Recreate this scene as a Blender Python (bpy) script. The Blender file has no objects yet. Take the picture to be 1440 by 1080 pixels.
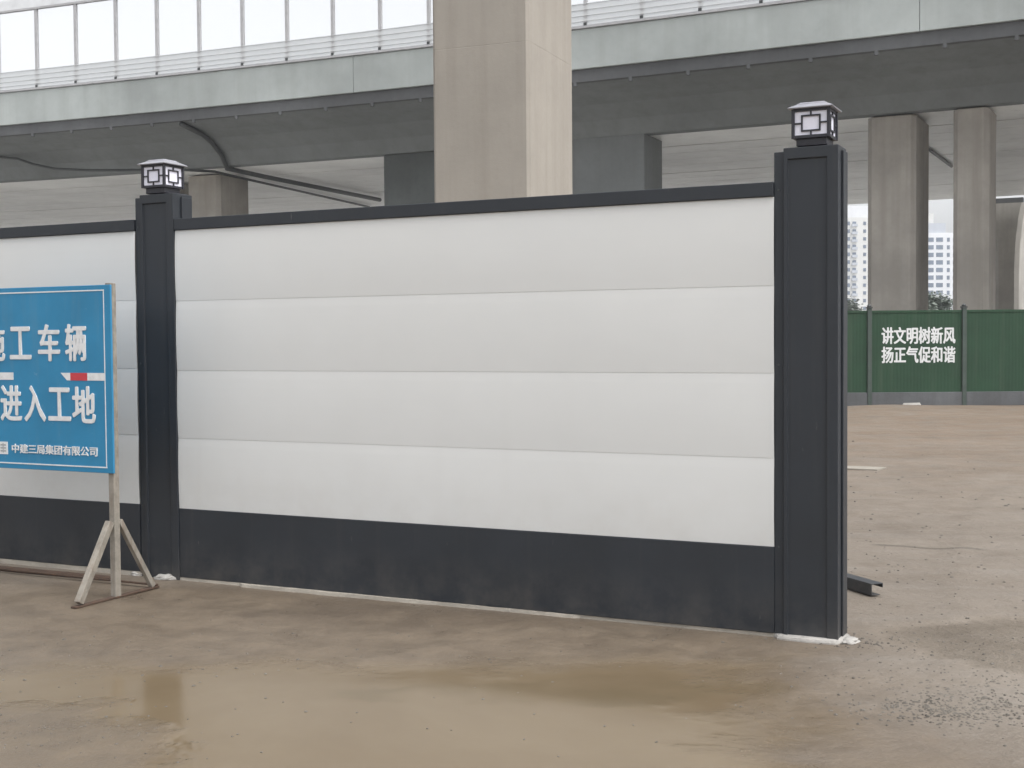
import bpy, bmesh, math, random
from mathutils import Vector, Matrix
random.seed(7)
sc = bpy.context.scene
col = sc.collection

# ------------------------------------------------------------------ camera
cam_d = bpy.data.cameras.new('camera'); cam = bpy.data.objects.new('camera', cam_d); col.objects.link(cam)
cam_d.sensor_width = 36; cam_d.lens = 45.0; cam_d.clip_start = .05; cam_d.clip_end = 3000
cam.matrix_world = Matrix(((0.99996880, 0.00789992, 0, 0), (-0.00027565, 0.03489183, -0.99939106, 0),
                           (-0.00789511, 0.99935987, 0.03489292, 1.65), (0, 0, 0, 1)))
sc.camera = cam
# ------------------------------------------------------------------ world, sun, exposure
SUN_EL, SUN_AZ = math.radians(60), math.radians(128)       # azimuth clockwise from +Y: from the right and a little behind
w = bpy.data.worlds.new('World'); sc.world = w; w.use_nodes = True
nt = w.node_tree; nt.nodes.clear()
sky = nt.nodes.new('ShaderNodeTexSky'); sky.sky_type = 'NISHITA'; sky.sun_disc = False
sky.sun_elevation = SUN_EL; sky.sun_rotation = SUN_AZ; sky.dust_density = 4; sky.air_density = 1.0; sky.ozone_density = 1.0
hs = nt.nodes.new('ShaderNodeHueSaturation'); hs.inputs['Saturation'].default_value = .12     # overcast: a white sky
bg = nt.nodes.new('ShaderNodeBackground'); bg.inputs['Strength'].default_value = .15
out = nt.nodes.new('ShaderNodeOutputWorld')
nt.links.new(sky.outputs[0], hs.inputs['Color']); nt.links.new(hs.outputs[0], bg.inputs[0]); nt.links.new(bg.outputs[0], out.inputs[0])
sd = bpy.data.lights.new('sun', 'SUN'); sd.energy = 0.5; sd.angle = math.radians(25); sd.color = (1, .97, .92)
sun = bpy.data.objects.new('sun', sd); col.objects.link(sun)
sdir = Vector((math.sin(SUN_AZ) * math.cos(SUN_EL), math.cos(SUN_AZ) * math.cos(SUN_EL), math.sin(SUN_EL)))
sun.rotation_euler = sdir.to_track_quat('Z', 'Y').to_euler(); sun.location = sdir * 100
sc.view_settings.view_transform = 'Standard'; sc.view_settings.look = 'None'; sc.view_settings.gamma = 1
sc.view_settings.exposure = 1.0

# ------------------------------------------------------------------ helpers
def tag(o, label=None, cat=None, group=None, kind=None):
    if label: o['label'] = label
    if cat: o['category'] = cat
    if group: o['group'] = group
    if kind: o['kind'] = kind
    return o
def thing(name, label, cat, loc=(0, 0, 0), rz=0, group=None):
    o = bpy.data.objects.new(name, None); col.objects.link(o); o.empty_display_size = .2
    o.location = loc; o.rotation_euler = (0, 0, rz)
    return tag(o, label, cat, group)
def copy_tree(o, parent=None):
    c = o.copy(); col.objects.link(c); c.parent = parent
    for ch in list(o.children): copy_tree(ch, c)
    return c
class MB:
    def __init__(s): s.bm = bmesh.new()
    def face(s, pts):
        return s.bm.faces.new([s.bm.verts.new(p) for p in pts])
    def box(s, a, b, M=None):
        x0, y0, z0 = a; x1, y1, z1 = b
        v = [Vector(p) for p in ((x0,y0,z0),(x1,y0,z0),(x1,y1,z0),(x0,y1,z0),(x0,y0,z1),(x1,y0,z1),(x1,y1,z1),(x0,y1,z1))]
        if M is not None: v = [M @ p for p in v]
        v = [s.bm.verts.new(p) for p in v]
        for f in ((3,2,1,0),(4,5,6,7),(0,1,5,4),(1,2,6,5),(2,3,7,6),(3,0,4,7)): s.bm.faces.new([v[i] for i in f])
        return s
    def bar(s, a, b, wx, wy=None, up=(0, 0, 1)):
        a, b = Vector(a), Vector(b); wy = wy or wx; d = (b - a).normalized()
        x = d.cross(Vector(up));
        if x.length < 1e-4: x = d.cross(Vector((0, 1, 0)))
        x.normalize(); y = x.cross(d).normalized()
        L = (b - a).length
        M = Matrix(((x.x, y.x, d.x, a.x), (x.y, y.y, d.y, a.y), (x.z, y.z, d.z, a.z), (0, 0, 0, 1)))
        return s.box((-wx/2, -wy/2, 0), (wx/2, wy/2, L), M)
    def tube(s, pts, r, n=10):
        pts = [Vector(p) for p in pts]; rings = []
        for i, p in enumerate(pts):
            d = (pts[min(i+1, len(pts)-1)] - pts[max(i-1, 0)]).normalized()
            x = d.cross(Vector((0, 0, 1)));
            if x.length < 1e-3: x = d.cross(Vector((0, 1, 0)))
            x.normalize(); y = x.cross(d).normalized()
            rr = r[i] if isinstance(r, (list, tuple)) else r
            rings.append([s.bm.verts.new(p + x*rr*math.cos(2*math.pi*k/n) + y*rr*math.sin(2*math.pi*k/n)) for k in range(n)])
        for A, B in zip(rings, rings[1:]):
            for k in range(n): s.bm.faces.new((A[k], A[(k+1) % n], B[(k+1) % n], B[k]))
        s.bm.faces.new(rings[0][::-1]); s.bm.faces.new(rings[-1]); return s
    def strip(s, rows):
        vs = [[s.bm.verts.new(p) for p in r] for r in rows]
        for A, B in zip(vs, vs[1:]):
            for k in range(len(A)-1): s.bm.faces.new((A[k], A[k+1], B[k+1], B[k]))
        return s
    def prism(s, rings, cap=True):
        vs = [[s.bm.verts.new(p) for p in r] for r in rings]
        for A, B in zip(vs, vs[1:]):
            n = len(A)
            for k in range(n): s.bm.faces.new((A[k], A[(k+1) % n], B[(k+1) % n], B[k]))
        if cap: s.bm.faces.new(vs[0][::-1]); s.bm.faces.new(vs[-1])
        return s
    def build(s, name, mat, parent=None, bevel=0, smooth=False, seg=2):
        me = bpy.data.meshes.new(name)
        bmesh.ops.recalc_face_normals(s.bm, faces=s.bm.faces[:])
        s.bm.to_mesh(me); s.bm.free()
        if smooth:
            for p in me.polygons: p.use_smooth = True
        o = bpy.data.objects.new(name, me); col.objects.link(o)
        if mat: me.materials.append(mat)
        if parent: o.parent = parent
        if bevel:
            b = o.modifiers.new('bevel', 'BEVEL'); b.width = bevel; b.segments = seg; b.limit_method = 'ANGLE'; b.angle_limit = math.radians(40)
        return o
def lin(r, g, b):
    f = lambda c: (c/255/12.92 if c/255 <= .04045 else ((c/255+.055)/1.055)**2.4)
    return (f(r), f(g), f(b), 1)

# ------------------------------------------------------------------ materials
class Mat:
    def __init__(s, name):
        s.m = bpy.data.materials.new(name); s.m.use_nodes = True; s.t = s.m.node_tree
        s.b = s.t.nodes['Principled BSDF']; s.out = s.t.nodes['Material Output']
        s.co = s.n('ShaderNodeTexCoord').outputs['Object']
    def n(s, k, **kw):
        x = s.t.nodes.new(k)
        for a, v in kw.items(): setattr(x, a, v)
        return x
    def L(s, a, b): s.t.links.new(a, b)
    def set(s, i, v):
        if hasattr(v, 'links') or hasattr(v, 'is_output'): s.L(v, i)
        else: i.default_value = v
    def map(s, scale=(1, 1, 1), loc=(0, 0, 0), src=None):
        m = s.n('ShaderNodeMapping'); s.L(src or s.co, m.inputs[0]); m.inputs['Scale'].default_value = scale; m.inputs['Location'].default_value = loc
        return m.outputs[0]
    def noise(s, scale, detail=5, rough=.55, src=None, dist=0):
        x = s.n('ShaderNodeTexNoise'); s.L(src or s.co, x.inputs['Vector']); x.inputs['Scale'].default_value = scale
        x.inputs['Detail'].default_value = detail; x.inputs['Roughness'].default_value = rough; x.inputs['Distortion'].default_value = dist
        return x.outputs['Fac']
    def rng(s, v, a, b, c=0, d=1, smooth=False):
        x = s.n('ShaderNodeMapRange'); s.set(x.inputs[0], v)
        if smooth: x.interpolation_type = 'SMOOTHSTEP'
        for i, k in enumerate((a, b, c, d)): x.inputs[i+1].default_value = k
        return x.outputs[0]
    def math(s, op, a, b=0):
        x = s.n('ShaderNodeMath', operation=op); s.set(x.inputs[0], a); s.set(x.inputs[1], b); return x.outputs[0]
    def mix(s, f, a, b):
        x = s.n('ShaderNodeMix', data_type='RGBA'); s.set(x.inputs[0], f); s.set(x.inputs[6], a); s.set(x.inputs[7], b); return x.outputs[2]
    def bump(s, h, dist, strength=1):
        x = s.n('ShaderNodeBump'); s.L(h, x.inputs['Height']); x.inputs['Distance'].default_value = dist; x.inputs['Strength'].default_value = strength
        s.L(x.outputs[0], s.b.inputs['Normal'])
    def xyz(s):
        x = s.n('ShaderNodeSeparateXYZ'); s.L(s.co, x.inputs[0]); return x.outputs
    def color(s, v): s.set(s.b.inputs['Base Color'], v)
    def rough(s, v): s.set(s.b.inputs['Roughness'], v)
def mul(c, k): return (c[0]*k, c[1]*k, c[2]*k, 1)

def concrete(name, c, streak=.5, spots=.3, bump=.004, sc_=1.0, lo=.72, hi=1.12):
    m = Mat(name)
    a = m.noise(.6*sc_, 6, .6); b = m.noise(1, 5, .6, m.map((5*sc_, 5*sc_, .22*sc_))); d = m.noise(14*sc_, 6, .65); e = m.noise(90*sc_, 3)
    c1 = m.mix(m.rng(a, .35, .68), mul(c, lo), mul(c, hi))
    c2 = m.mix(m.math('MULTIPLY', m.rng(b, .45, .75), streak), c1, mul((c[0], c[1]*.97, c[2]*.92), .62))
    c3 = m.mix(m.math('MULTIPLY', m.rng(d, .55, .8), spots), c2, mul(c, .66))
    m.color(c3); m.rough(m.rng(d, .3, .7, .75, .95)); m.bump(m.math('ADD', e, m.math('MULTIPLY', d, 3)), bump*.3)
    return m.m
def metal_paint(name, c, rough=.42, dirt=.25, dirtc=(.2, .17, .13, 1), lowz=.35):
    m = Mat(name)
    a = m.noise(2.5, 6, .6); b = m.noise(1, 5, .6, m.map((14, 14, .5))); s = m.noise(60, 4, .7); z = m.xyz()[2]
    c1 = m.mix(m.rng(a, .3, .7), mul(c, .86), mul(c, 1.1))
    c1 = m.mix(m.math('MULTIPLY', m.rng(b, .55, .85), .10), c1, mul(dirtc, .9))
    low = m.math('MULTIPLY', m.rng(z, lowz, 0), m.rng(m.noise(5, 6, .7), .4, .72))
    sp = m.math('MULTIPLY', m.rng(s, .66, .74), m.rng(z, lowz*2.4, 0))
    f = m.math('MULTIPLY', m.math('MAXIMUM', low, sp), dirt)
    sc1 = m.math('MULTIPLY', m.rng(m.noise(1, 4, .6, m.map((40, 40, 9), (3, 1, 2))), .70, .76), m.rng(m.noise(2.2, 2), .5, .6))
    c1 = m.mix(m.math('MULTIPLY', sc1, .45), c1, (.20, .19, .175, 1))
    m.color(m.mix(f, c1, dirtc)); m.rough(m.rng(a, .3, .7, rough-.07, rough+.1)); m.bump(m.noise(3.2, 3), .004)
    return m.m
def plain(name, c, rough=.5, var=.12, scale=8, metallic=0, bump=0):
    m = Mat(name); a = m.noise(scale, 5, .6)
    m.color(m.mix(m.rng(a, .3, .7), mul(c, 1-var), mul(c, 1+var))); m.rough(rough); m.b.inputs['Metallic'].default_value = metallic
    if bump: m.bump(m.noise(scale*6, 4), bump)
    return m.m

M_dark = metal_paint('dark grey painted steel', (.0225, .027, .034, 1), .47, .32, (.16, .14, .115, 1))
M_white = None
def white_board():
    m = Mat('white painted boards')
    c = (.685, .693, .685, 1)
    a = m.noise(.9, 5, .6); st = m.noise(1, 4, .6, m.map((9, 9, .35))); s = m.noise(55, 3, .7); z = m.xyz()[2]
    c1 = m.mix(m.rng(a, .3, .7), mul(c, .97), mul(c, 1.015))
    c1 = m.mix(m.math('MULTIPLY', m.rng(st, .55, .85), .07), c1, (.5, .48, .44, 1))
    low = m.math('MULTIPLY', m.rng(z, .95, .5), m.rng(m.noise(4, 6, .7), .42, .75))
    c1 = m.mix(m.math('MULTIPLY', low, .18), c1, (.42, .38, .32, 1))
    c1 = m.mix(m.math('MULTIPLY', m.rng(s, .74, .78), .22), c1, (.35, .32, .28, 1))
    m.color(c1); m.rough(.45); m.bump(m.noise(1.3, 2), .004); return m.m
M_white = white_board()
M_bridge = concrete('painted fascia concrete', (.43, .465, .455, 1), .35, .2, .004, .35)
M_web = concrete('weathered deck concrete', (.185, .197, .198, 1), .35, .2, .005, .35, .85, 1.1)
M_edge = concrete('shaded edge beam concrete', (.115, .12, .125, 1), .4, .3, .005, .35)  # shade below the fascia overhang put into a darker base colour
M_pier = concrete('pier concrete', (.345, .317, .278, 1), .35, .15, .003, .9, .9, 1.06)
M_pier2 = concrete('old pier concrete', (.385, .36, .325, 1), .6, .3, .003, .6)
M_piershade = concrete('shade coloured wall pier concrete', (.10, .11, .108, 1), .5, .3, .003, .5)  # under-deck shade put into the base colour
M_galv = plain('galvanised barrier steel', (.42, .42, .43, 1), .45, .12, 3)
M_rail = plain('barrier louvre', (.55, .56, .57, 1), .4, .1, 2)
M_pipe = plain('dark drain pipe', (.05, .055, .055, 1), .5, .2, 4)
M_lamp = plain('milky lamp panel', (.80, .80, .90, 1), .35, .05, 20)
M_black = plain('black lamp frame', (.022, .022, .03, 1), .4, .15, 30)
M_roof = plain('grey lamp roof', (.26, .262, .29, 1), .3, .2, 20)
M_solar = plain('solar glass', (.42, .42, .47, 1), .2, .1, 30)
M_txt = plain('white vinyl', (.70, .71, .72, 1), .5, .1, 25)
M_red = plain('red vinyl', (.52, .045, .06, 1), .5, .1, 20)
M_greytxt = plain('grey vinyl', (.35, .37, .38, 1), .5, .1, 20)
M_mortar = concrete('white mortar', (.50, .48, .45, 1), .1, .6, .01, 6)
M_mortar_dull = concrete('mud spattered mortar', (.46, .42, .36, 1), .1, .5, .01, 5)

def soffit_mat():
    m = Mat('pale soffit panels')
    c = (.88, .88, .86, 1)
    a = m.noise(.25, 5, .6); d = m.noise(2.2, 6, .7); 
    c1 = m.mix(m.rng(a, .32, .68), mul(c, .8), mul(c, 1.05))
    c1 = m.mix(m.math('MULTIPLY', m.rng(d, .55, .8), .4), c1, mul(c, .6))
    m.color(c1); m.rough(m.rng(d, .3, .7, .3, .5)); return m.m
M_soffit = soffit_mat()

def glass_mat(name, tint, alpha):
    m = Mat(name); t = m.n('ShaderNodeBsdfTransparent'); t.inputs[0].default_value = tint
    mx = m.n('ShaderNodeMixShader'); mx.inputs[0].default_value = alpha
    m.b.inputs['Base Color'].default_value = (.8, .82, .82, 1); m.b.inputs['Roughness'].default_value = .08
    m.L(t.outputs[0], mx.inputs[1]); m.L(m.b.outputs[0], mx.inputs[2]); m.L(mx.outputs[0], m.out.inputs[0]); return m.m
M_pane = glass_mat('clear acrylic', (.99, .99, .99, 1), .04)
M_band = glass_mat('dusty ribbed acrylic', (.72, .73, .75, 1), .55)

def blue_mat():
    m = Mat('faded blue sign paint'); c = (.022, .210, .395, 1)
    a = m.noise(2.2, 5, .6); s = m.noise(28, 5, .75); z = m.xyz()[2]
    c1 = m.mix(m.rng(a, .3, .7), mul(c, .86), mul(c, 1.12))
    scr = m.math('MULTIPLY', m.rng(s, .66, .72), m.rng(m.noise(3.1, 2), .48, .6))
    c1 = m.mix(m.math('MULTIPLY', scr, .9), c1, (.5, .55, .58, 1))
    c1 = m.mix(m.math('MULTIPLY', m.rng(m.noise(1, 5, .6, m.map((16, 16, 1.2))), .52, .8), .22), c1, (.16, .24, .28, 1))
    m.color(c1); m.rough(.42); return m.m
M_blue = blue_mat()
def rusty(name, c, r):
    m = Mat(name); a = m.noise(9, 6, .7); b = m.noise(1, 6, .7, m.map((30, 30, 3)))
    c1 = m.mix(m.rng(a, .42, .62), c, mul(c, .7))
    c1 = m.mix(m.math('MULTIPLY', m.rng(b, .48, .7), r), c1, (.13, .065, .035, 1))
    m.color(c1); m.rough(.7); m.bump(m.noise(80, 4), .001); return m.m
M_frame = rusty('muddy galvanised tube', (.30, .275, .235, 1), .45)
M_rust = rusty('rusty flat bar', (.085, .055, .04, 1), .7)
def green_mat():
    m = Mat('green fence sheet'); c = (.011, .047, .021, 1)
    x = m.xyz(); wv = m.n('ShaderNodeTexWave'); m.L(m.map((1, 0, 0)), wv.inputs[0]); wv.inputs['Scale'].default_value = 4.0
    a = m.noise(1.2, 5, .6); st = m.noise(1, 5, .6, m.map((6, 6, .4)))
    c1 = m.mix(m.rng(a, .3, .7), mul(c, .82), mul(c, 1.18))
    c1 = m.mix(m.math('MULTIPLY', m.rng(st, .5, .8), .3), c1, (.08, .10, .07, 1))
    m.color(c1); m.rough(.65); m.bump(wv.outputs['Fac'], .002); return m.m
M_green = green_mat()
M_fpost = plain('grey green fence post', (.055, .075, .066, 1), .5, .15, 5)
M_fbase = concrete('grey fence footing', (.115, .12, .127, 1), .4, .4, .003, 1.5)

def ground_mat():
    m = Mat('wet muddy ground'); X, Y, Z = m.xyz()
    nM = m.noise(2.0, 3, .5); n1 = m.noise(.55, 6, .62, dist=.4); n2 = m.noise(3.0, 7, .68); n3 = m.noise(26, 6, .72); n4 = m.noise(120, 3, .7)
    wig = m.math('MULTIPLY', m.math('SUBTRACT', nM, .5), .9); wig1 = m.math('MULTIPLY', m.math('SUBTRACT', n1, .5), 1.6)
    wx = m.math('ADD', m.math('ADD', X, wig), wig1); wy = m.math('ADD', m.math('ADD', Y, m.math('MULTIPLY', wig, .6)), m.math('MULTIPLY', wig1, .4))
    # puddle: a film of water in front of the hoarding
    py = m.rng(wy, 6.75, 6.2, 0, 1, True); px = m.rng(wx, 1.4, .7, 0, 1, True)
    pud = m.math('MULTIPLY', py, px)
    # second small puddle at the right
    def blob(cx, cy, rx, ry):
        dx = m.math('DIVIDE', m.math('SUBTRACT', wx, cx), rx); dy = m.math('DIVIDE', m.math('SUBTRACT', wy, cy), ry)
        return m.rng(m.math('ADD', m.math('MULTIPLY', dx, dx), m.math('MULTIPLY', dy, dy)), 1.25, .55, 0, 1, True)
    pud2 = m.math('MULTIPLY', m.math('MULTIPLY', blob(2.95, 6.9, 1.0, .6), m.rng(n3, .3, .7)), .55)
    dry = blob(-2.2, 5.1, .9, .75)                                   # grit showing above the water at the near left
    pud = m.math('MULTIPLY', pud, m.math('SUBTRACT', 1, m.math('MULTIPLY', dry, .75)))
    P = m.math('MAXIMUM', pud, pud2)
    damp = m.math('MULTIPLY', m.rng(wy, 9.6, 8.2, 0, 1, True), m.rng(wx, 2.3, 1.0, 0, 1, True))
    dryc = m.mix(m.rng(n1, .33, .68), (.158, .131, .104, 1), (.232, .200, .166, 1))
    dryc = m.mix(m.math('MULTIPLY', m.rng(n2, .5, .75), .55), dryc, (.150, .122, .094, 1))
    dryc = m.mix(m.math('MULTIPLY', m.rng(n3, .55, .72), .5), dryc, (.26, .24, .215, 1))
    dryc = m.mix(m.math('MULTIPLY', m.rng(n4, .60, .70), .4), dryc, (.10, .088, .075, 1))
    far = m.math('MULTIPLY', m.rng(Y, 11, 22), m.rng(nM, .25, .6)); dryc = m.mix(m.math('MULTIPLY', far, .6), dryc, (.205, .145, .098, 1)); dryc = m.mix(m.rng(Y, 30, 33), dryc, (.40, .39, .37, 1))  # past the fence: ground made pale to bounce light onto the soffit
    ax, ay = .94, -.34; ux = m.math('ADD', m.math('MULTIPLY', m.math('SUBTRACT', X, 3.25), ax), m.math('MULTIPLY', m.math('SUBTRACT', Y, 9.98), ay)); uy = m.math('ADD', m.math('MULTIPLY', m.math('SUBTRACT', X, 3.25), -ay), m.math('MULTIPLY', m.math('SUBTRACT', Y, 9.98), ax))
    dark_streak = m.math('MULTIPLY', m.rng(m.math('ABSOLUTE', m.math('ADD', uy, m.math('MULTIPLY', wig, .08))), .055, .02, 0, 1, True), m.rng(m.math('ABSOLUTE', ux), .46, .36, 0, 1, True)); dryc = m.mix(m.math('MULTIPLY', dark_streak, .7), dryc, (.09, .078, .062, 1))  # narrow darker streak across the ground
    lt = m.noise(1, 5, .6, m.map((.28, 2.4, 1)))
    dryc = m.mix(m.math('MULTIPLY', m.rng(lt, .5, .72), .35), dryc, (.245, .226, .203, 1))
    wet = m.mix(m.rng(n2, .35, .7), (.108, .081, .056, 1), (.172, .134, .095, 1))
    wet = m.mix(m.math('MULTIPLY', m.rng(n3, .56, .7), .35), wet, (.11, .09, .07, 1))
    c = m.mix(m.math('MULTIPLY', damp, .75), dryc, wet)
    silt = m.mix(m.rng(n1, .35, .65), (.142, .103, .060, 1), (.180, .138, .086, 1))
    c = m.mix(m.math('MULTIPLY', P, .9), c, silt)
    c = m.mix(m.math('MULTIPLY', m.math('MULTIPLY', blob(.15, 5.95, 1.1, .22), m.rng(nM, .35, .6)), .6), c, (.115, .086, .048, 1))
    c = m.mix(m.math('MULTIPLY', m.math('MULTIPLY', blob(-.6, 7.75, 1.1, .5), m.rng(nM, .3, .6)), .5), c, (.085, .066, .050, 1))
    m.color(c)
    r_dry = m.rng(n2, .3, .7, .62, .85); r_damp = m.rng(n2, .35, .65, .27, .55)
    mr = m.n('ShaderNodeMix'); m.L(damp, mr.inputs[0]); m.L(r_dry, mr.inputs[2]); m.L(r_damp, mr.inputs[3])
    mp = m.n('ShaderNodeMix'); m.L(P, mp.inputs[0]); m.L(mr.outputs[0], mp.inputs[2]); mp.inputs[3].default_value = .12
    m.rough(mp.outputs[0]); m.b.inputs['IOR'].default_value = 1.38
    h = m.math('ADD', m.math('MULTIPLY', n2, 2.2), m.math('ADD', m.math('MULTIPLY', n3, .5), m.math('MULTIPLY', n4, .12)))
    h = m.math('MULTIPLY', h, m.math('SUBTRACT', 1, m.math('MULTIPLY', P, .975)))
    h = m.math('MULTIPLY', h, m.math('SUBTRACT', 1, m.math('MULTIPLY', damp, .6)))
    m.bump(h, .020); return m.m
M_ground = ground_mat()

# ------------------------------------------------------------------ ground
def axis(fine0, fine1, step, far0, far1):
    a = []; v = fine0; s = step
    while v > far0: s *= 1.35; v -= s; a.append(v)
    a = a[::-1]; v = fine0
    while v < fine1: a.append(v); v += step
    s = step
    while v < far1: a.append(v); s *= 1.35; v += s
    return a
from mathutils import noise as mn
def gz(x, y):
    z = .014*mn.noise(Vector((x*.7, y*.7, 3))) + .007*mn.noise(Vector((x*2.3, y*2.3, 9)))
    k = 1.0
    if x < 1.6 and y < 6.9: k = .25                                 # level where water stands
    z = z*k - .004
    d = abs(y - (7.0 - (x-1.43)*.488))                              # level along the hoarding line
    if x < 2.2 and d < .8: z = z*d/.8 - .001*(1-d/.8)
    for off, dep in ((0, .016), (1.55, .013)):                      # wheel ruts curving away to the right
        cx = 1.75 + off + .16*(y-4.5) + .022*(y-4.5)**2
        z -= dep*math.exp(-((x-cx)/.13)**2)*(.6+.8*mn.noise(Vector((x*1.3, y*.8, 4)))); z += .5*dep*math.exp(-((x-cx-.24)/.09)**2)
    if y > 21 and y < 29.6: z += .11*(y-21)/8.6*(.45+.9*mn.noise(Vector((x*.45, y*.8, 1))))
    return z
bm = MB(); bm.strip([[(x, y, gz(x, y)) for x in axis(-5, 8, .09, -900, 900)] for y in axis(4, 17, .09, -200, 1500)])
ground = bm.build('ground', M_ground, smooth=True); tag(ground, kind='structure')

# ------------------------------------------------------------------ hoarding
YAW = 0.4544
DX, DY = Vector((math.cos(YAW), -math.sin(YAW), 0)), Vector((math.sin(YAW), math.cos(YAW), 0))
W0 = Vector((1.4346, 7.0003, 0))
def W(u, v, z=0): return W0 + DX*u + DY*v + Vector((0, 0, z))

def hoarding_post():
    r = thing('hoarding_post', 'dark grey boxed steel post at the open end of the white hoarding', 'post', W(.2025, .085), -YAW, 'posts of the hoarding')
    hw, yf, yb, H = .1475, -.100, .10, 2.672
    b = MB()
    # casing: three plain sides and a front with a sunk panel
    o = [(-hw, .0), (hw, .0), (hw, H), (-hw, H)]; i = [(-hw+.022, .0), (hw-.062, .0), (hw-.062, H-.062), (-hw+.022, H-.062)]
    fo = [(x, yf, z) for x, z in o]; fi = [(x, yf, z) for x, z in i]; fd = [(x, yf+.012, z) for x, z in i]
    v = lambda L: [b.bm.verts.new(p) for p in L]
    O, I, D = v(fo), v(fi), v(fd); B = v([(x, yb, z) for x, z in o])
    for k in (1, 2, 3):
        n = (k+1) % 4
        b.bm.faces.new((O[k], O[n], I[n], I[k])); b.bm.faces.new((I[k], I[n], D[n], D[k]))
    b.bm.faces.new((D[0], D[1], D[2], D[3]))
    b.bm.faces.new((O[1], B[1], B[2], O[2])); b.bm.faces.new((O[2], B[2], B[3], O[3])); b.bm.faces.new((O[3], B[3], B[0], O[0])); b.bm.faces.new((B[0], B[1], B[2], B[3]))
    b.build('casing', M_dark, r, .004)
    MB().box((-hw-.056, -.083, 0), (-hw-.001, .05, 2.655)).build('side_channel', M_dark, r, .004)
    MB().box((-hw+.016, -.03, H+.0005), (hw-.016, .085, H+.006)).box((hw+.001, -.02, .02), (hw+.012, .085, 2.65)).build('back_flange', M_dark, r, .003)
    for z in (.5, 1.5, 2.45): MB().tube([(-hw-.03, -.0835, z), (-hw-.03, -.088, z)], .006, 8).build('screw_head', M_pipe, r)
    return r
post = hoarding_post()
post_b = copy_tree(post); post_b.location = W(-4.315, .085); tag(post_b, 'dark grey boxed steel post between two white panels behind the blue sign')

def hoarding_panel(u0, u1, label, dz=0, first=True):
    L = u1 - u0
    r = thing('panel_fence', label, 'fence', W(u0, 0, dz), -YAW, 'panels of the hoarding')
    # four boards, each very slightly cupped, with a narrow joint between
    zs = [.499, .988, 1.455, 1.933, 2.415]; prof = []
    for a, c in zip(zs, zs[1:]):
        for k in range(0, 9):
            t = k/8; prof.append((a+.0003+(c-a-.0006)*t, .0013*t - .0068*math.sin(math.pi*t)**.8 if 0 < t < 1 else (-.0004 if t == 0 else .0013)))
    nx = 24
    rows = [[(L*i/nx, y, z) for z, y in prof] for i in range(nx+1)]
    b = MB(); b.strip(rows); b.strip([[(p[0], .045, p[2]) for p in (rw[0], rw[-1])] for rw in rows])
    b.strip([[rows[0][0], rows[-1][0]], [(0, .045, prof[0][0]), (L, .045, prof[0][0])]]); b.strip([[rows[0][-1], rows[-1][-1]], [(0, .045, prof[-1][0]), (L, .045, prof[-1][0])]])
    b.build('white_boards', M_white, r)
    MB().box((0, -.014, 2.4165), (L, .055, 2.4945)).build('top_rail', M_dark, r, .004)
    MB().box((0, -.006, .021), (L, .05, .4975)).build('skirting', M_dark, r, .003)
    m = MB(); pts = []
    n = 90
    def prot(x):
        u = x + u0; k = .012 if u < -3.62 else .058 - .022*(u+3.62)/1.5 if u < -2.13 else .022 if u < -1.2 else .003
        return -k*(.75 + .5*abs(mn.noise(Vector((x*2.1+u0, 5, 0)))))
    fr = [(L*i/n, prot(L*i/n), 0) for i in range(n+1)]
    m.strip([[(x, .05, -.03), (x, .05, .0205), (x, y+.006, .0205 - .006*abs(mn.noise(Vector((x*6, 2, u0))))), (x, y, -.03)] for x, y, _ in fr])
    m.build('mortar_strip', M_mortar_dull, r)
    return r
hoarding_panel(-4.166, .0, 'whole white hoarding panel with dark skirting between the two dark posts')
hoarding_panel(-8.9, -4.522, 'partly seen white hoarding panel behind the blue sign at the left edge', .012)

# lanterns on the posts
def lantern():
    r = thing('post_lantern', 'black framed square lantern with milky panes on the right end post', 'lamp', W(.2025, .085, 2.672), -YAW, 'lanterns on the hoarding posts')
    MB().box((-.082, -.082, .0065), (.082, .082, .046)).build('base', M_black, r, .003)
    s = .095; z0, z1 = .052, .198
    MB().box((-s+.004, -s+.004, z0), (s-.004, s-.004, z1)).build('pane', M_lamp, r)
    f = MB()
    for a in (-1, 1):
        for c in (-1, 1): f.box((a*s-.008, c*s-.008, z0-.006), (a*s+.008, c*s+.008, z1+.004))
    for k in range(4):
        R = Matrix.Rotation(math.pi/2*k, 4, 'Z'); y0, y1 = -s-.004, -s+.006
        f.box((-s+.009, y0, z0-.006), (s-.009, y1, z0+.010), R); f.box((-s+.009, y0, z1-.010), (s-.009, y1, z1+.003), R)
        h, t = .048, .0042; cz = (z0+z1)/2; hz = .040
        f.box((-h-t, y0, cz+hz-t), (h+t, y1-.001, cz+hz+t), R); f.box((-h-t, y0, cz-hz-t), (h+t, y1-.001, cz-hz+t), R)
        f.box((-h-t, y0+.0005, cz-hz+t), (-h+t, y1-.001, cz+hz-t), R); f.box((h-t, y0+.0005, cz-hz+t), (h+t, y1-.001, cz+hz-t), R)
        f.box((-t, y0, cz+hz+t), (t, y1-.001, z1-.010), R); f.box((-t, y0, z0+.010), (t, y1-.001, cz-hz-t), R)
        f.box((h+t, y0, cz-t), (s-.009, y1-.001, cz+t), R); f.box((-s+.009, y0, cz-t), (-h-t, y1-.001, cz+t), R)
    f.build('lattice', M_black, r)
    MB().box((-s+.01, -s+.01, .046), (s-.01, s-.01, z0-.0005)).build('floor_plate', M_black, r)
    q = lambda a, z: [(-a, -a, z), (a, -a, z), (a, a, z), (-a, a, z)]
    MB().prism([q(.120, .2025), q(.122, .209), q(.078, .231), q(.076, .236)]).build('roof', M_roof, r, .002)
    MB().prism([q(.068, .2365), q(.066, .241)]).build('solar_panel', M_solar, r)
    return r
lan = lantern()
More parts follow.
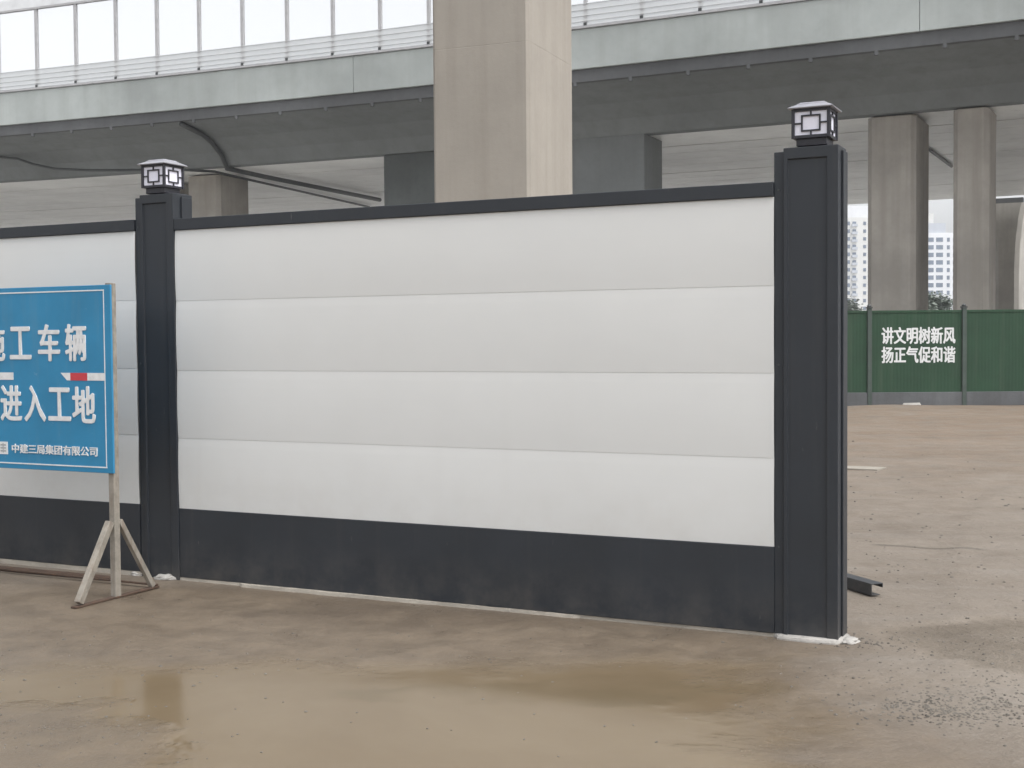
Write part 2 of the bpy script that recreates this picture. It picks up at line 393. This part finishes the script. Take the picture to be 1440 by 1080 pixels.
lan_b = copy_tree(lan); lan_b.location = W(-4.33, .075, 2.672); tag(lan_b, 'black framed square lantern with milky panes on the left post behind the blue sign')

# ------------------------------------------------------------------ lettering
def text_mesh(txt, x0, x1, z0, z1, mat, parent, y, name='lettering', bold=.02, rot=True, ymin=0):
    c = bpy.data.curves.new(name, 'FONT'); c.body = txt; c.size = 1; c.extrude = .004; c.resolution_u = 3
    o = bpy.data.objects.new(name, c); col.objects.link(o)
    dg = bpy.context.evaluated_depsgraph_get(); dg.update()
    me = bpy.data.meshes.new_from_object(o.evaluated_get(dg)); bpy.data.objects.remove(o); bpy.data.curves.remove(c)
    xs = [v.co.x for v in me.vertices]; ys = [v.co.y for v in me.vertices]
    a, b_, p, q = min(xs), max(xs), min(ys), max(ys)
    for v in me.vertices:
        X = x0 + (v.co.x-a)/(b_-a)*(x1-x0); Z = z0 + (v.co.y-p)/(q-p)*(z1-z0)
        v.co = (X, y - .002 + v.co.z*.5, Z)
    # heavier strokes: the glyph again, shifted a little each way, each copy a hair behind the last
    b2 = bmesh.new(); b2.from_mesh(me); base = b2.verts[:] + b2.edges[:] + b2.faces[:]
    e = bold*(z1-z0)*.9
    for k, (ax, az) in enumerate(((1, 0), (-1, 0), (0, 1), (0, -1), (.7, .7), (-.7, -.7), (.7, -.7), (-.7, .7))):
        g = bmesh.ops.duplicate(b2, geom=base)
        for v in g['geom']:
            if isinstance(v, bmesh.types.BMVert): v.co += Vector((ax*e, .00012*(k+1), az*e*.8))
    b2.to_mesh(me); b2.free()
    me.materials.clear(); me.materials.append(mat); me.name = name
    o = bpy.data.objects.new(name, me); col.objects.link(o); o.parent = parent; return o

# ------------------------------------------------------------------ blue site sign
S0 = Vector((-2.542, 8.20, 0)); SY = 0.4606
sg = thing('site_sign', 'blue metal site entrance sign with white lettering on rusty tube legs', 'sign', S0, -SY)
XL, XR = -1.62, .012
bd = MB().box((XL, -.045, .812), (XR, -.0285, 2.018)).build('sign_board', M_blue, sg, .003)
bl = MB(); y0, y1 = -.0475, -.044
for a, c in (((XL+.07, .845), (XR-.05, .853)), ((XL+.07, 1.980), (XR-.05, 1.988))): bl.box((a[0], y0, a[1]), (c[0], y1, c[1]))
for x in (XL+.07, XR-.058): bl.box((x, y0, .8535), (x+.006, y1, 1.9795))
bl.build('border_line', M_txt, bd)
for ch, x0, x1 in (('施', -1.112, -.930), ('工', -.873, -.688), ('车', -.615, -.432), ('辆', -.373, -.202)):
    text_mesh(ch, x0, x1, 1.535+(.012 if ch == '工' else 0), 1.768-(.012 if ch == '工' else 0), M_txt, bd, -.0455, 'lettering', .028)
for ch, x0, x1 in (('进', -.970, -.785), ('入', -.752, -.568), ('工', -.535, -.346), ('地', -.322, -.133)):
    text_mesh(ch, x0, x1, 1.135+(.01 if ch == '工' else 0), 1.365-(.01 if ch == '工' else 0), M_txt, bd, -.0455, 'lettering', .028)
text_mesh('中建三局集团有限公司', -.878, -.120, .918, .978, M_txt, bd, -.0455, 'company_name', .03)
zt, zb = 1.455, 1.406
for off in (0, -.806):
    pr = lambda P: MB().prism([[(x + off, -.0475, z) for x, z in P], [(x + off, -.044, z) for x, z in P]])
    pr([(-.425, zt), (-.3405, zt), (-.3405, zb), (-.37, zb)]).build('white_band', M_txt, bd); pr([(-.1925, zt), (-.047, zt), (-.047, zb), (-.1925, zb)]).build('white_band', M_txt, bd)
    pr([(-.34, zt), (-.193, zt), (-.193, zb), (-.34, zb)]).build('red_band', M_red, bd)
b = MB().box((-1.00, -.0475, .906), (-.918, -.044, .990)); b.build('emblem', M_txt, bd)
b = MB()
for k in range(3): b.box((-.984, -.0485, .923+k*.020), (-.934, -.0476, .933+k*.020))
b.box((-.963, -.0490, .9165), (-.955, -.0477, .980)); b.build('emblem_mark', M_greytxt, bd)
for x in (-.025, XL+.02):
    MB().box((x-.023, -.0275, .0), (x+.023, .022, 2.03)).build('post', M_frame, sg, .004)
    MB().bar((x, -.045, .50), (x+.004, -.33, .03), .045).build('stay', M_frame, sg, .004)
    MB().bar((x, .035, .50), (x+.004, .33, .02), .036).build('stay', M_frame, sg, .004)
    MB().box((x-.018, -.375, .004), (x+.026, .375, .016)).build('foot_bar', M_rust, sg, .002)
MB().box((XL+.05, .355, .017), (-.01, .375, .029)).build('tie_bar', M_rust, sg, .002)
for z in (.83, 1.98): MB().box((XL+.045, -.0275, z-.018), (-.05, .012, z+.018)).build('cross_tube', M_frame, sg, .003)
# the loose bar lying behind it
b = MB(); b.bar(Vector((-4.9, 9.82, .014)), Vector((-2.78, 8.83, .012)), .07, .022)
tag(b.build('steel_bar', M_rust, None, .003), 'long rusty flat bar lying on the ground behind the blue sign', 'bar')

# ------------------------------------------------------------------ steel channel lying on the ground
b = MB(); a, c = Vector((2.02, 8.86, .0)), Vector((2.315, 8.10, .0))
d = (c-a).normalized(); x = Vector((d.y, -d.x, 0))*-1
def cb(x0, x1, z0, z1):
    for_pts = lambda o: [o + x*x0 + Vector((0,0,z0)), o + x*x1 + Vector((0,0,z0)), o + x*x1 + Vector((0,0,z1)), o + x*x0 + Vector((0,0,z1))]
    b.prism([for_pts(a), for_pts(c)])
cb(-.045, -.039, .002, .078); cb(-.0388, .045, .072, .078); cb(.039, .045, .050, .0718); cb(-.0388, .02, .002, .008)
ch = b.build('steel_channel', M_dark, None, .0015); tag(ch, 'short dark steel channel lying on the ground behind the end post', 'steel channel')

# ------------------------------------------------------------------ mortar at the feet
def lump(name, pos, sx, sy, sz, label, mat, seed, rz=0, flat=False):
    bm = bmesh.new(); bmesh.ops.create_icosphere(bm, subdivisions=4, radius=1)
    for v in bm.verts:
        n = 1 + .38*mn.noise(v.co*1.7 + Vector((seed, 0, 0))) + .16*mn.noise(v.co*5 + Vector((0, seed, 0)))
        v.co = Vector((v.co.x*n*sx, v.co.y*n*sy, max(v.co.z*n, -.3)*sz))
    m = MB(); m.bm.free(); m.bm = bm; o = m.build(name, mat, None, smooth=True); o.location = pos; o.rotation_euler = (0, 0, rz)
    return tag(o, label, 'mortar')
lump('mortar_lump', (-2.665, 9.02, .008),   .07, .03, .022, 'pale mortar lump beside the rear leg of the blue sign', M_mortar, 3, -.4)
lump('mortar_lump', (-2.42, 8.86, .008),   .085, .036, .026, 'pale mortar lump at the foot of the left dark post', M_mortar, 8, -.2)
lump('mortar_lump', (1.815, 6.87, .004), .062, .045, .020, 'crumbly pale mortar heap at the right corner of the end post', M_mortar, 12, .5)
b = MB(); n = 28
ring = []
for k in range(n):
    t = 2*math.pi*k/n; e = .6
    cx = math.copysign(abs(math.cos(t))**e, math.cos(t)); sy = math.copysign(abs(math.sin(t))**e, math.sin(t))
    kk = 1 + .12*mn.noise(Vector((math.cos(t)*2, math.sin(t)*2, 4)))
    ring.append((cx*.198*kk - .02, sy*.135*kk - .005))
b.prism([[(x*1.02, y*1.02, -.02) for x, y in ring], [(x*1.02, y*1.03, .006) for x, y in ring], [(x, y, .018) for x, y in ring], [(x*.9, y*.88, .022) for x, y in ring]])
mb_ = b.build('mortar_bed', M_mortar); mb_.location = W(.2025, .085); mb_.rotation_euler = (0, 0, -YAW); tag(mb_, 'thin white mortar bed squeezed out under the right end post', 'mortar')

# ------------------------------------------------------------------ scraps on the ground
b = MB(); b.prism([[(-.62, -.13, .004), (.40, -.17, .004), (.44, .15, .004), (-.6, .17, .004)], [(-.62, -.13, .02), (.40, -.17, .024), (.44, .15, .026), (-.6, .17, .02)]])
o = b.build('plywood_sheet', plain('bleached plywood', (.29, .265, .225, 1), .7, .15, 5), None, .002); o.location = (4.22, 16.05, gz(4.22, 16.05)); o.rotation_euler = (0, 0, -.5)
tag(o, 'pale flat sheet lying on the bare ground right of the end post', 'board')
b = MB(); b.prism([[(-.22, -.03, .0), (.2, -.05, .0), (.24, .03, .0), (-.2, .05, 0)], [(-.2, -.02, .05), (.18, -.03, .06), (.2, .02, .055), (-.18, .03, .05)]])
o = b.build('foam_offcut', M_mortar, None, .01); o.location = (9.2, 29.45, gz(9.2, 29.45)); o.rotation_euler = (0, 0, .05)
tag(o, 'white offcut lying at the foot of the green fence below the slogan', 'debris')

# ------------------------------------------------------------------ gravel
def stones(name, spots, mat, label):
    b = MB()
    for (cx, cy, rx, ry, n, s0, s1) in spots:
        for _ in range(n):
            x, y = random.gauss(cx, rx), random.gauss(cy, ry); s = random.uniform(s0, s1)
            R = Matrix.Rotation(random.uniform(0, 6.28), 4, 'Z'); k = [random.uniform(.6, 1.25) for _ in range(3)]
            ring = lambda r, z: [tuple(Vector((x, y, gz(x, y))) + (R @ Vector((r*k[0]*s*math.cos(a), r*k[1]*s*math.sin(a), z*s*k[2])))) for a in (0, 1.1, 2.2, 3.1, 4.3, 5.3)]
            b.prism([ring(.8, -.4), ring(1.05, .1), ring(.55, .55)])
    return tag(b.build(name, mat), label, None, None, 'stuff')
M_stone = concrete('grey gravel', (.15, .135, .115, 1), 0, .4, .002, 6, .5, 1.2)
stones('gravel', [(1.9, 5.6, .20, .11, 420, .003, .010), (2.1, 5.8, .30, .2, 380, .003, .009), (2.3, 6.4, .5, .5, 350, .002, .008), (1.9, 6.85, .15, .12, 120, .003, .010),
                  (-2.0, 6.6, .6, .8, 110, .003, .010), (.2, 6.9, 1.2, .7, 90, .002, .008), (2.6, 8.5, .7, 1.6, 200, .004, .012), (-.6, 5.4, 1.0, .3, 16, .004, .009), (-2.2, 5.3, .4, .3, 160, .002, .007), (3.6, 14, 1.2, 3.5, 160, .008, .02)], M_stone, 'loose gravel and grit scattered over the muddy ground')

# ------------------------------------------------------------------ near viaduct pier
PY = math.radians(22)
pr_ = thing('viaduct_pier', 'tall square concrete pier standing just behind the white hoarding', 'pier', (.30 - (.5*1.66*math.cos(PY)) + .5*2.06*math.sin(PY), 20 + .5*1.66*math.sin(PY) + .5*2.06*math.cos(PY), 0), -PY)
def pier_ring(hx, hy, c, z):
    return [(-hx+c, -hy, z), (hx-c, -hy, z), (hx, -hy+c, z), (hx, hy-c, z), (hx-c, hy, z), (-hx+c, hy, z), (-hx, hy-c, z), (-hx, -hy+c, z)]
rings = []; zc = -.3
for zj in (2.26, 6.27, 10.27):
    rings += [pier_ring(.83, 1.03, .05, zc), pier_ring(.83, 1.03, .05, zj-.006), pier_ring(.828, 1.028, .05, zj-.003), pier_ring(.828, 1.028, .05, zj+.003)]; zc = zj+.006
rings += [pier_ring(.83, 1.03, .05, zc), pier_ring(.83, 1.03, .05, 12.5)]
MB().prism(rings).build('shaft', M_pier, pr_)
MB().prism([pier_ring(.83, 1.03, .05, 12.501), pier_ring(1.5, 1.6, .05, 14.2), pier_ring(1.5, 1.6, .05, 14.8)]).build('pier_head', M_pier, pr_)

# ------------------------------------------------------------------ viaduct behind
PC = (-2.06010337e-03, -.473892, 44.6416741)
XS = [-70 + .5*i for i in range(231)]
PTS = [Vector((x, PC[0]*x*x + PC[1]*x + PC[2], 0)) for x in XS]
SS = [0]
for a, b_ in zip(PTS, PTS[1:]): SS.append(SS[-1] + (b_-a).length)
def path(s):
    import bisect
    i = min(max(bisect.bisect_right(SS, s)-1, 0), len(SS)-2); t = (s-SS[i])/(SS[i+1]-SS[i])
    p = PTS[i].lerp(PTS[i+1], t); x = p.x; m = 2*PC[0]*x + PC[1]; tg = Vector((1, m, 0)).normalized()
    return p, tg, Vector((-tg.y, tg.x, 0))
def BP(s, v, z): p, t, n = path(s); return p + n*v + Vector((0, 0, z))
def sweep(prof, s0=0, s1=SS[-1], step=2.0, close=True):
    b = MB(); n = max(2, int((s1-s0)/step)); rows = [[BP(s0+(s1-s0)*i/n, v, z) for v, z in prof] for i in range(n+1)]
    if close: b.prism(rows)
    else: b.strip(rows)
    return b
vd = thing('viaduct', 'long grey concrete viaduct crossing the background above the hoarding', 'bridge')
# parapet fascia in lengths with open joints
for s0, s1 in ((0, 27.59), (27.61, 47.59), (47.61, 67.59), (67.61, 87.59), (87.61, 107.59), (107.61, SS[-1])):
    sweep([(0, 10.75), (0, 12.03), (.03, 12.08), (.30, 12.08), (.30, 10.75)], s0, s1).build('fascia', M_bridge, vd)
sweep([(-.05, 12.085), (-.05, 12.16), (.25, 12.16), (.25, 12.085)]).build('coping', M_galv, vd)
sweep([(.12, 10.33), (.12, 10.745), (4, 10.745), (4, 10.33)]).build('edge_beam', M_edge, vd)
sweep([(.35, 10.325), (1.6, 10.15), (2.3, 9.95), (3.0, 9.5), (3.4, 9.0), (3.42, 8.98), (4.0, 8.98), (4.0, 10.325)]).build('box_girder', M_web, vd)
k = 0
for s in range(40, 100, 2):
    if s % 2 == 0:
        p = BP(s + .3, .16, 10.28); q = BP(s + .3, .16, 10.20); MB().tube([p + Vector((0,0,.05)), q], .07, 8).build('drip_spout', M_edge, vd)
# wide soffit: parallel girders with thin dark gaps between
v = 4.02; i = 0
sofs = []
while v < 31:
    wd = random.choice((1.3, 1.7, 2.3, 2.9))
    sweep([(v, 9.0), (v, 9.6), (v+wd, 9.6), (v+wd, 9.0)], step=3).build('soffit_girder', M_soffit, vd); sofs.append(v)
    v += wd + random.choice((.03, .05, .05, .16)); i += 1
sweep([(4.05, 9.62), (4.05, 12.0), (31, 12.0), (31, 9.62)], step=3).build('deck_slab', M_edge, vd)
# drain pipes hanging under the deck
def pipe(s, segs, r): MB().tube([BP(s, v, z) for v, z in segs], r, 10).build('drain_pipe', M_pipe, vd, smooth=True)
pipe(59.6, [(.3, 10.24), (1.6, 10.02), (2.25, 9.80), (2.95, 9.35), (3.3, 8.85), (6, 8.82), (10, 8.82), (16.5, 8.82)], .10)
pipe(85.85, [(9, 8.93), (18, 8.93)], .06)
# sagging cable under the girder edge
cb_ = MB(); cs = []
ctl = [(42.0, 10.02), (48.49, 9.86), (49.55, 9.72), (50.43, 9.42), (51.56, 9.17), (53.44, 9.0), (55.84, 8.88), (57.6, 8.86)]
for (a, za), (b2, zb2) in zip(ctl, ctl[1:]):
    for k in range(4): cs.append(BP(a + (b2-a)*k/4, 2.3, za + (zb2-za)*k/4))
cs += [BP(58.5, 4.0, 8.86), BP(58.0, 8, 8.9), BP(57.2, 20, 8.9)]
tag(cb_.tube(cs, .055, 8).build('hanging_cable', M_pipe, None, smooth=True), 'dark cable sagging beneath the viaduct edge beyond the left lantern', 'cable')

# noise barrier along the deck edge
nb = thing('noise_barrier', 'clear pane noise barrier with thin grey posts along the viaduct edge', 'noise barrier')
first = 52.61 - 2.0*16; posts = []
pb = MB(); pb.box((-.065, -.06, 12.165), (.065, .06, 15.4)); p0 = pb.build('barrier_post', M_galv, nb, .01)
fb = MB(); fb.box((-.055, -.085, 12.165), (.055, -.061, 12.27)); f0 = fb.build('foot_bracket', M_pipe, p0)
for k in range(44):
    s = first + 2.005*k; p, t, n = path(s)
    o = p0 if k == 0 else p0.copy()
    if k:
        col.objects.link(o); c = f0.copy(); col.objects.link(c); c.parent = o
    o.parent = nb; q = p + n*.06; o.location = (q.x, q.y, 0); o.rotation_euler = (0, 0, math.atan2(t.y, t.x))
ss0, ss1 = first, first + 2.005*43
sweep([(.05, 12.95), (.05, 15.34), (.075, 15.34), (.075, 12.95)], ss0, ss1).build('clear_pane', M_pane, nb)
b = MB()
n = 60
band = sweep([(-.02+.0, 12.18), (.01, 12.30), (-.02, 12.32), (.01, 12.48), (-.02, 12.50), (.01, 12.68), (-.02, 12.70), (.01, 12.88), (-.02, 12.90), (.02, 12.93), (.045, 12.93), (.045, 12.18)], ss0, ss1)
band.build('ribbed_band', M_band, nb)
sweep([(-.03, 15.36), (-.03, 15.44), (.12, 15.44), (.12, 15.36)], ss0, ss1).build('top_tube', M_galv, nb)
sweep([(.0, 15.445), (.15, 15.9), (.5, 16.3), (.55, 16.27), (.2, 15.85), (.05, 15.445)], ss0, ss1).build('curved_hood', M_rail, nb)

# ------------------------------------------------------------------ piers of the viaduct
def vpier(s, v, hx, hy, top, label, mat=M_pier2, flare=False, rz=None):
    p, t, n = path(s); q = p + n*(v+hy)
    r = thing('bridge_pier', label, 'pier', (q.x, q.y, 0), math.atan2(t.y, t.x) if rz is None else rz, 'piers under the viaduct')
    if flare:
        MB().prism([pier_ring(hx, hy, .12, -.3), pier_ring(hx, hy, .12, top-2.6), pier_ring(hx*1.12, hy*1.05, .12, top-1.5), pier_ring(hx*1.35, hy*1.1, .12, top-.6), pier_ring(hx*1.40, hy*1.1, .12, top-.3)]).build('shaft', mat, r)
    else:
        MB().prism([pier_ring(hx, hy, .15, -.3), pier_ring(hx, hy, .15, top-.06)]).build('shaft', mat, r)
    MB().box((-hx*.8, -hy*.8, top-.06), (hx*.8, hy*.8, top-.002)).build('bearing_block', mat, r)
    return r
vpier(86.05, 3.75, .78, 1.35, 8.98, 'square concrete bridge pier behind the slogan panel of the green fence')
vpier(88.55, 3.6, .55, .95, 8.98, 'slimmer concrete bridge pier next to the flared one at the right')
vpier(56.95, 5.3, .85, 1.2, 8.98, 'brown concrete bridge pier just right of the left lantern')
vpier(53.9, 7.0, .55, .7, 8.98, 'shaded thin bridge pier just left of the left lantern')
M_pier3 = concrete('pale pier concrete', (.46, .44, .405, 1), .5, .2, .003, .6)
for q, lab in ((Vector((27.45, 70.6, 0)), 'flared concrete bridge pier with a dark slot under its head right of the slim pier'), (Vector((31.9, 77.0, 0)), 'pale flared concrete bridge pier cut off by the right edge')):
    r = thing('bridge_pier', lab, 'pier', q, -.45, 'piers under the viaduct')
    MB().prism([pier_ring(.60, 2.2, .22, -.3), pier_ring(.60, 2.2, .22, 5.2), pier_ring(.66, 2.25, .22, 6.6), pier_ring(.80, 2.3, .22, 7.9), pier_ring(.95, 2.3, .22, 8.7)]).build('shaft', M_pier3, r)
    MB().box((-.8, -2.0, 8.7), (.8, 2.0, 8.999)).build('bearing_block', M_edge, r)
# broad wall pier behind the near pier, shade put into its dark colour
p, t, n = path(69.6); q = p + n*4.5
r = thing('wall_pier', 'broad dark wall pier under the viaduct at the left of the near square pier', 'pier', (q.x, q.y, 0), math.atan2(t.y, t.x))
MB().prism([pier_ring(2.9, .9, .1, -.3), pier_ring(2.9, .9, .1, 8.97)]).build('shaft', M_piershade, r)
p, t, n = path(75.6); q = p + n*4.4
r = thing('wall_pier', 'broad grey wall pier under the viaduct at the right of the near square pier', 'pier', (q.x, q.y, 0), math.atan2(t.y, t.x))
MB().prism([pier_ring(2.0, .98, .02, -.3), pier_ring(2.0, .98, .02, 8.975)]).build('shaft', M_web, r)  # the web's darker colour carries the shade around this pier

# ------------------------------------------------------------------ green fence
gf = thing('green_fence', 'green construction fence with grey posts and white slogan in front of the piers', 'fence', (8.29, 29.7, 0), 0)
xs = [-6.57, -4.38, -2.19, 0, 2.195, 4.39, 6.585, 8.78]
slog = None
for a, c in zip(xs, xs[1:]):
    pn = MB().box((a+.05, -.02, .352), (c-.05, .02, 2.19)).build('fence_panel', M_green, gf)
    MB().box((a+.05, -.035, 2.191), (c-.05, .035, 2.25)).build('top_rail', M_green, gf, .005)
    MB().box((a+.05, -.05, .03), (c-.05, .05, .35)).build('footing', M_fbase, gf, .01)
    if a == 0: slog = pn
for x in xs:
    po = MB().box((x-.049, -.06, -.05), (x+.049, .06, 2.30)).build('fence_post', M_fpost, gf, .006)
    MB().box((x-.062, -.075, 2.301), (x+.062, .075, 2.33)).tube([(x, 0, 2.33), (x, 0, 2.36), (x, 0, 2.40)], [.05, .055, .02], 10).build('post_cap', M_pipe, po)
text_mesh('讲文明树新风', .29, 1.985, 1.475, 1.855, M_txt, slog, -.022, 'slogan', .03)
text_mesh('扬正气促和谐', .29, 1.985, 1.035, 1.405, M_txt, slog, -.022, 'slogan', .03)

# ------------------------------------------------------------------ far towers
M_tow = plain('white tower render', (.72, .735, .76, 1), .7, .05, .2)
M_tow2 = plain('cream tower render', (.66, .66, .64, 1), .7, .06, .2)
M_twin = plain('blue grey tower glass', (.12, .16, .22, 1), .2, .2, .3)
M_slab = plain('tower band grey', (.45, .48, .53, 1), .7, .06, .3)
def tower(x0, x1, y, h, cols, floor, zf, label, mat, balcony=None, crown=None):
    r = thing('tower_block', label, 'building', ((x0+x1)/2, y, 0), 0); cx = (x0+x1)/2
    MB().box((x0-cx, 0, -1), (x1-cx, 14, h)).build('wall', mat, r)
    z = zf; rows = []
    while z < h-2.5: rows.append(z); z += floor
    for (a, c, hh) in cols:
        for z in rows[-14:]:
            MB().box((a-cx, -.12, z), (c-cx, .1, z+hh)).build('window', M_twin, r)
    if balcony:
        for (a, c) in balcony:
            for z in rows[-14:]: MB().box((a-cx, -1.0, z-.55), (c-cx, -.13, z+.45)).build('balcony', M_slab, r)
    if crown:
        for (a, c, z0, z1, y0, m) in crown: MB().box((a-cx, y0, z0), (c-cx, 10, z1)).build('roof', m, r)
    return r
tower(163.0, 177.5, 510, 42.6, [(163.4, 164.3, 1.6), (165.2, 167.9, 1.7), (168.9, 171.6, 1.7), (173.2, 174.3, 1.6), (175.6, 176.4, 1.5)], 3.0, 6.0,
      'white tower block with blue grey window rows seen between two bridge piers', M_tow, None, [(163.4, 173, 42.61, 46.5, 1, M_slab), (163.6, 168.5, 46.51, 50.5, 2, M_tow2)])
tower(128.5, 140.2, 500, 48.0, [(137.2, 138.3, 1.3), (133.0, 134.4, 1.4), (130.4, 132.0, 1.4)], 3.0, 6.0,
      'pale tower block with one column of small windows beside the end post', M_tow2, [(132.6, 134.8)], [(128.5, 139.6, 48.01, 52.5, .5, M_tow)])
tower(185.5, 194, 520, 40.0, [(188.2, 189.2, 1.5), (190.4, 191.4, 1.5)], 3.0, 6.0, 'slim pale tower block glimpsed beside the flared bridge pier', M_tow2, [(186.0, 187.6), (188.0, 189.4)])

# ------------------------------------------------------------------ trees beyond the fence
def leaf_mat(name, c):
    m = Mat(name); a = m.noise(.9, 4, .6); m.color(m.mix(m.rng(a, .35, .65), mul(c, .55), mul(c, 1.5))); m.rough(.6); return m.m
M_leaf = [leaf_mat('dull green leaves', (.13, .15, .13, 1)), leaf_mat('pale green leaves', (.17, .20, .17, 1))]
M_bark = plain('grey bark', (.10, .085, .07, 1), .9, .2, 6)
def tree(x, y, h, rad, label, mat, seed):
    rn = random.Random(seed); r = thing('tree', label, 'tree', (x, y, 0), 0, 'trees beyond the green fence')
    b = MB(); b.tube([(0, 0, -.2), (.05, 0, h*.3), (.0, .1, h*.55), (.1, 0, h*.8)], [.16, .13, .10, .03], 8)
    cl = []
    for k in range(9):
        a = rn.uniform(0, 6.28); z0 = h*rn.uniform(.3, .6); e = Vector((math.cos(a)*rad*rn.uniform(.4, .8), math.sin(a)*rad*rn.uniform(.4, .8), h*rn.uniform(.5, .88)))
        b.tube([(0, 0, z0), e*.5 + Vector((0, 0, z0*.5)), e], [.07, .05, .015], 6); cl.append(e)
    cl.append(Vector((0, 0, h*.88))); b.build('trunk', M_bark, r)
    c = MB()
    for e in cl:
        for _ in range(170):
            p = e + Vector((rn.gauss(0, 1), rn.gauss(0, 1), rn.gauss(0, .8)))*rad*.27
            R = Matrix.Rotation(rn.uniform(0, 6.28), 3, 'Z') @ Matrix.Rotation(rn.uniform(-1.2, 1.2), 3, 'X'); s = rn.uniform(.09, .2)
            c.face([p + R @ Vector(q) for q in ((-s, 0, 0), (0, -s*.6, .02), (s, 0, 0), (0, s*.6, .02))])
    c.build('crown', mat, r)
tree(28.6, 110, 5.0, 1.4, 'dull green young tree beyond the fence beside the end post', M_leaf[0], 1)
tree(30.4, 116, 5.0, 1.2, 'small dull tree beyond the fence touching the square bridge pier', M_leaf[0], 2)
tree(36.3, 112, 5.8, 1.5, 'taller pale green tree beyond the fence below the white tower', M_leaf[1], 3)
tree(38.2, 112, 5.2, 1.3, 'pale green tree beyond the fence beside the slim bridge pier', M_leaf[1], 4)

# ------------------------------------------------------------------ the hazy air
hm = bpy.data.materials.new('haze'); hm.use_nodes = True; t = hm.node_tree; t.nodes.clear()
pv = t.nodes.new('ShaderNodeVolumePrincipled'); pv.inputs['Color'].default_value = (.93, .95, 1, 1); pv.inputs['Density'].default_value = .0006; pv.inputs['Anisotropy'].default_value = .2
om = t.nodes.new('ShaderNodeOutputMaterial'); t.links.new(pv.outputs[0], om.inputs['Volume'])
hz = MB().box((-1000, -300, -2.0), (1000, 1600, 60)).build('haze', hm); tag(hz, kind='stuff')
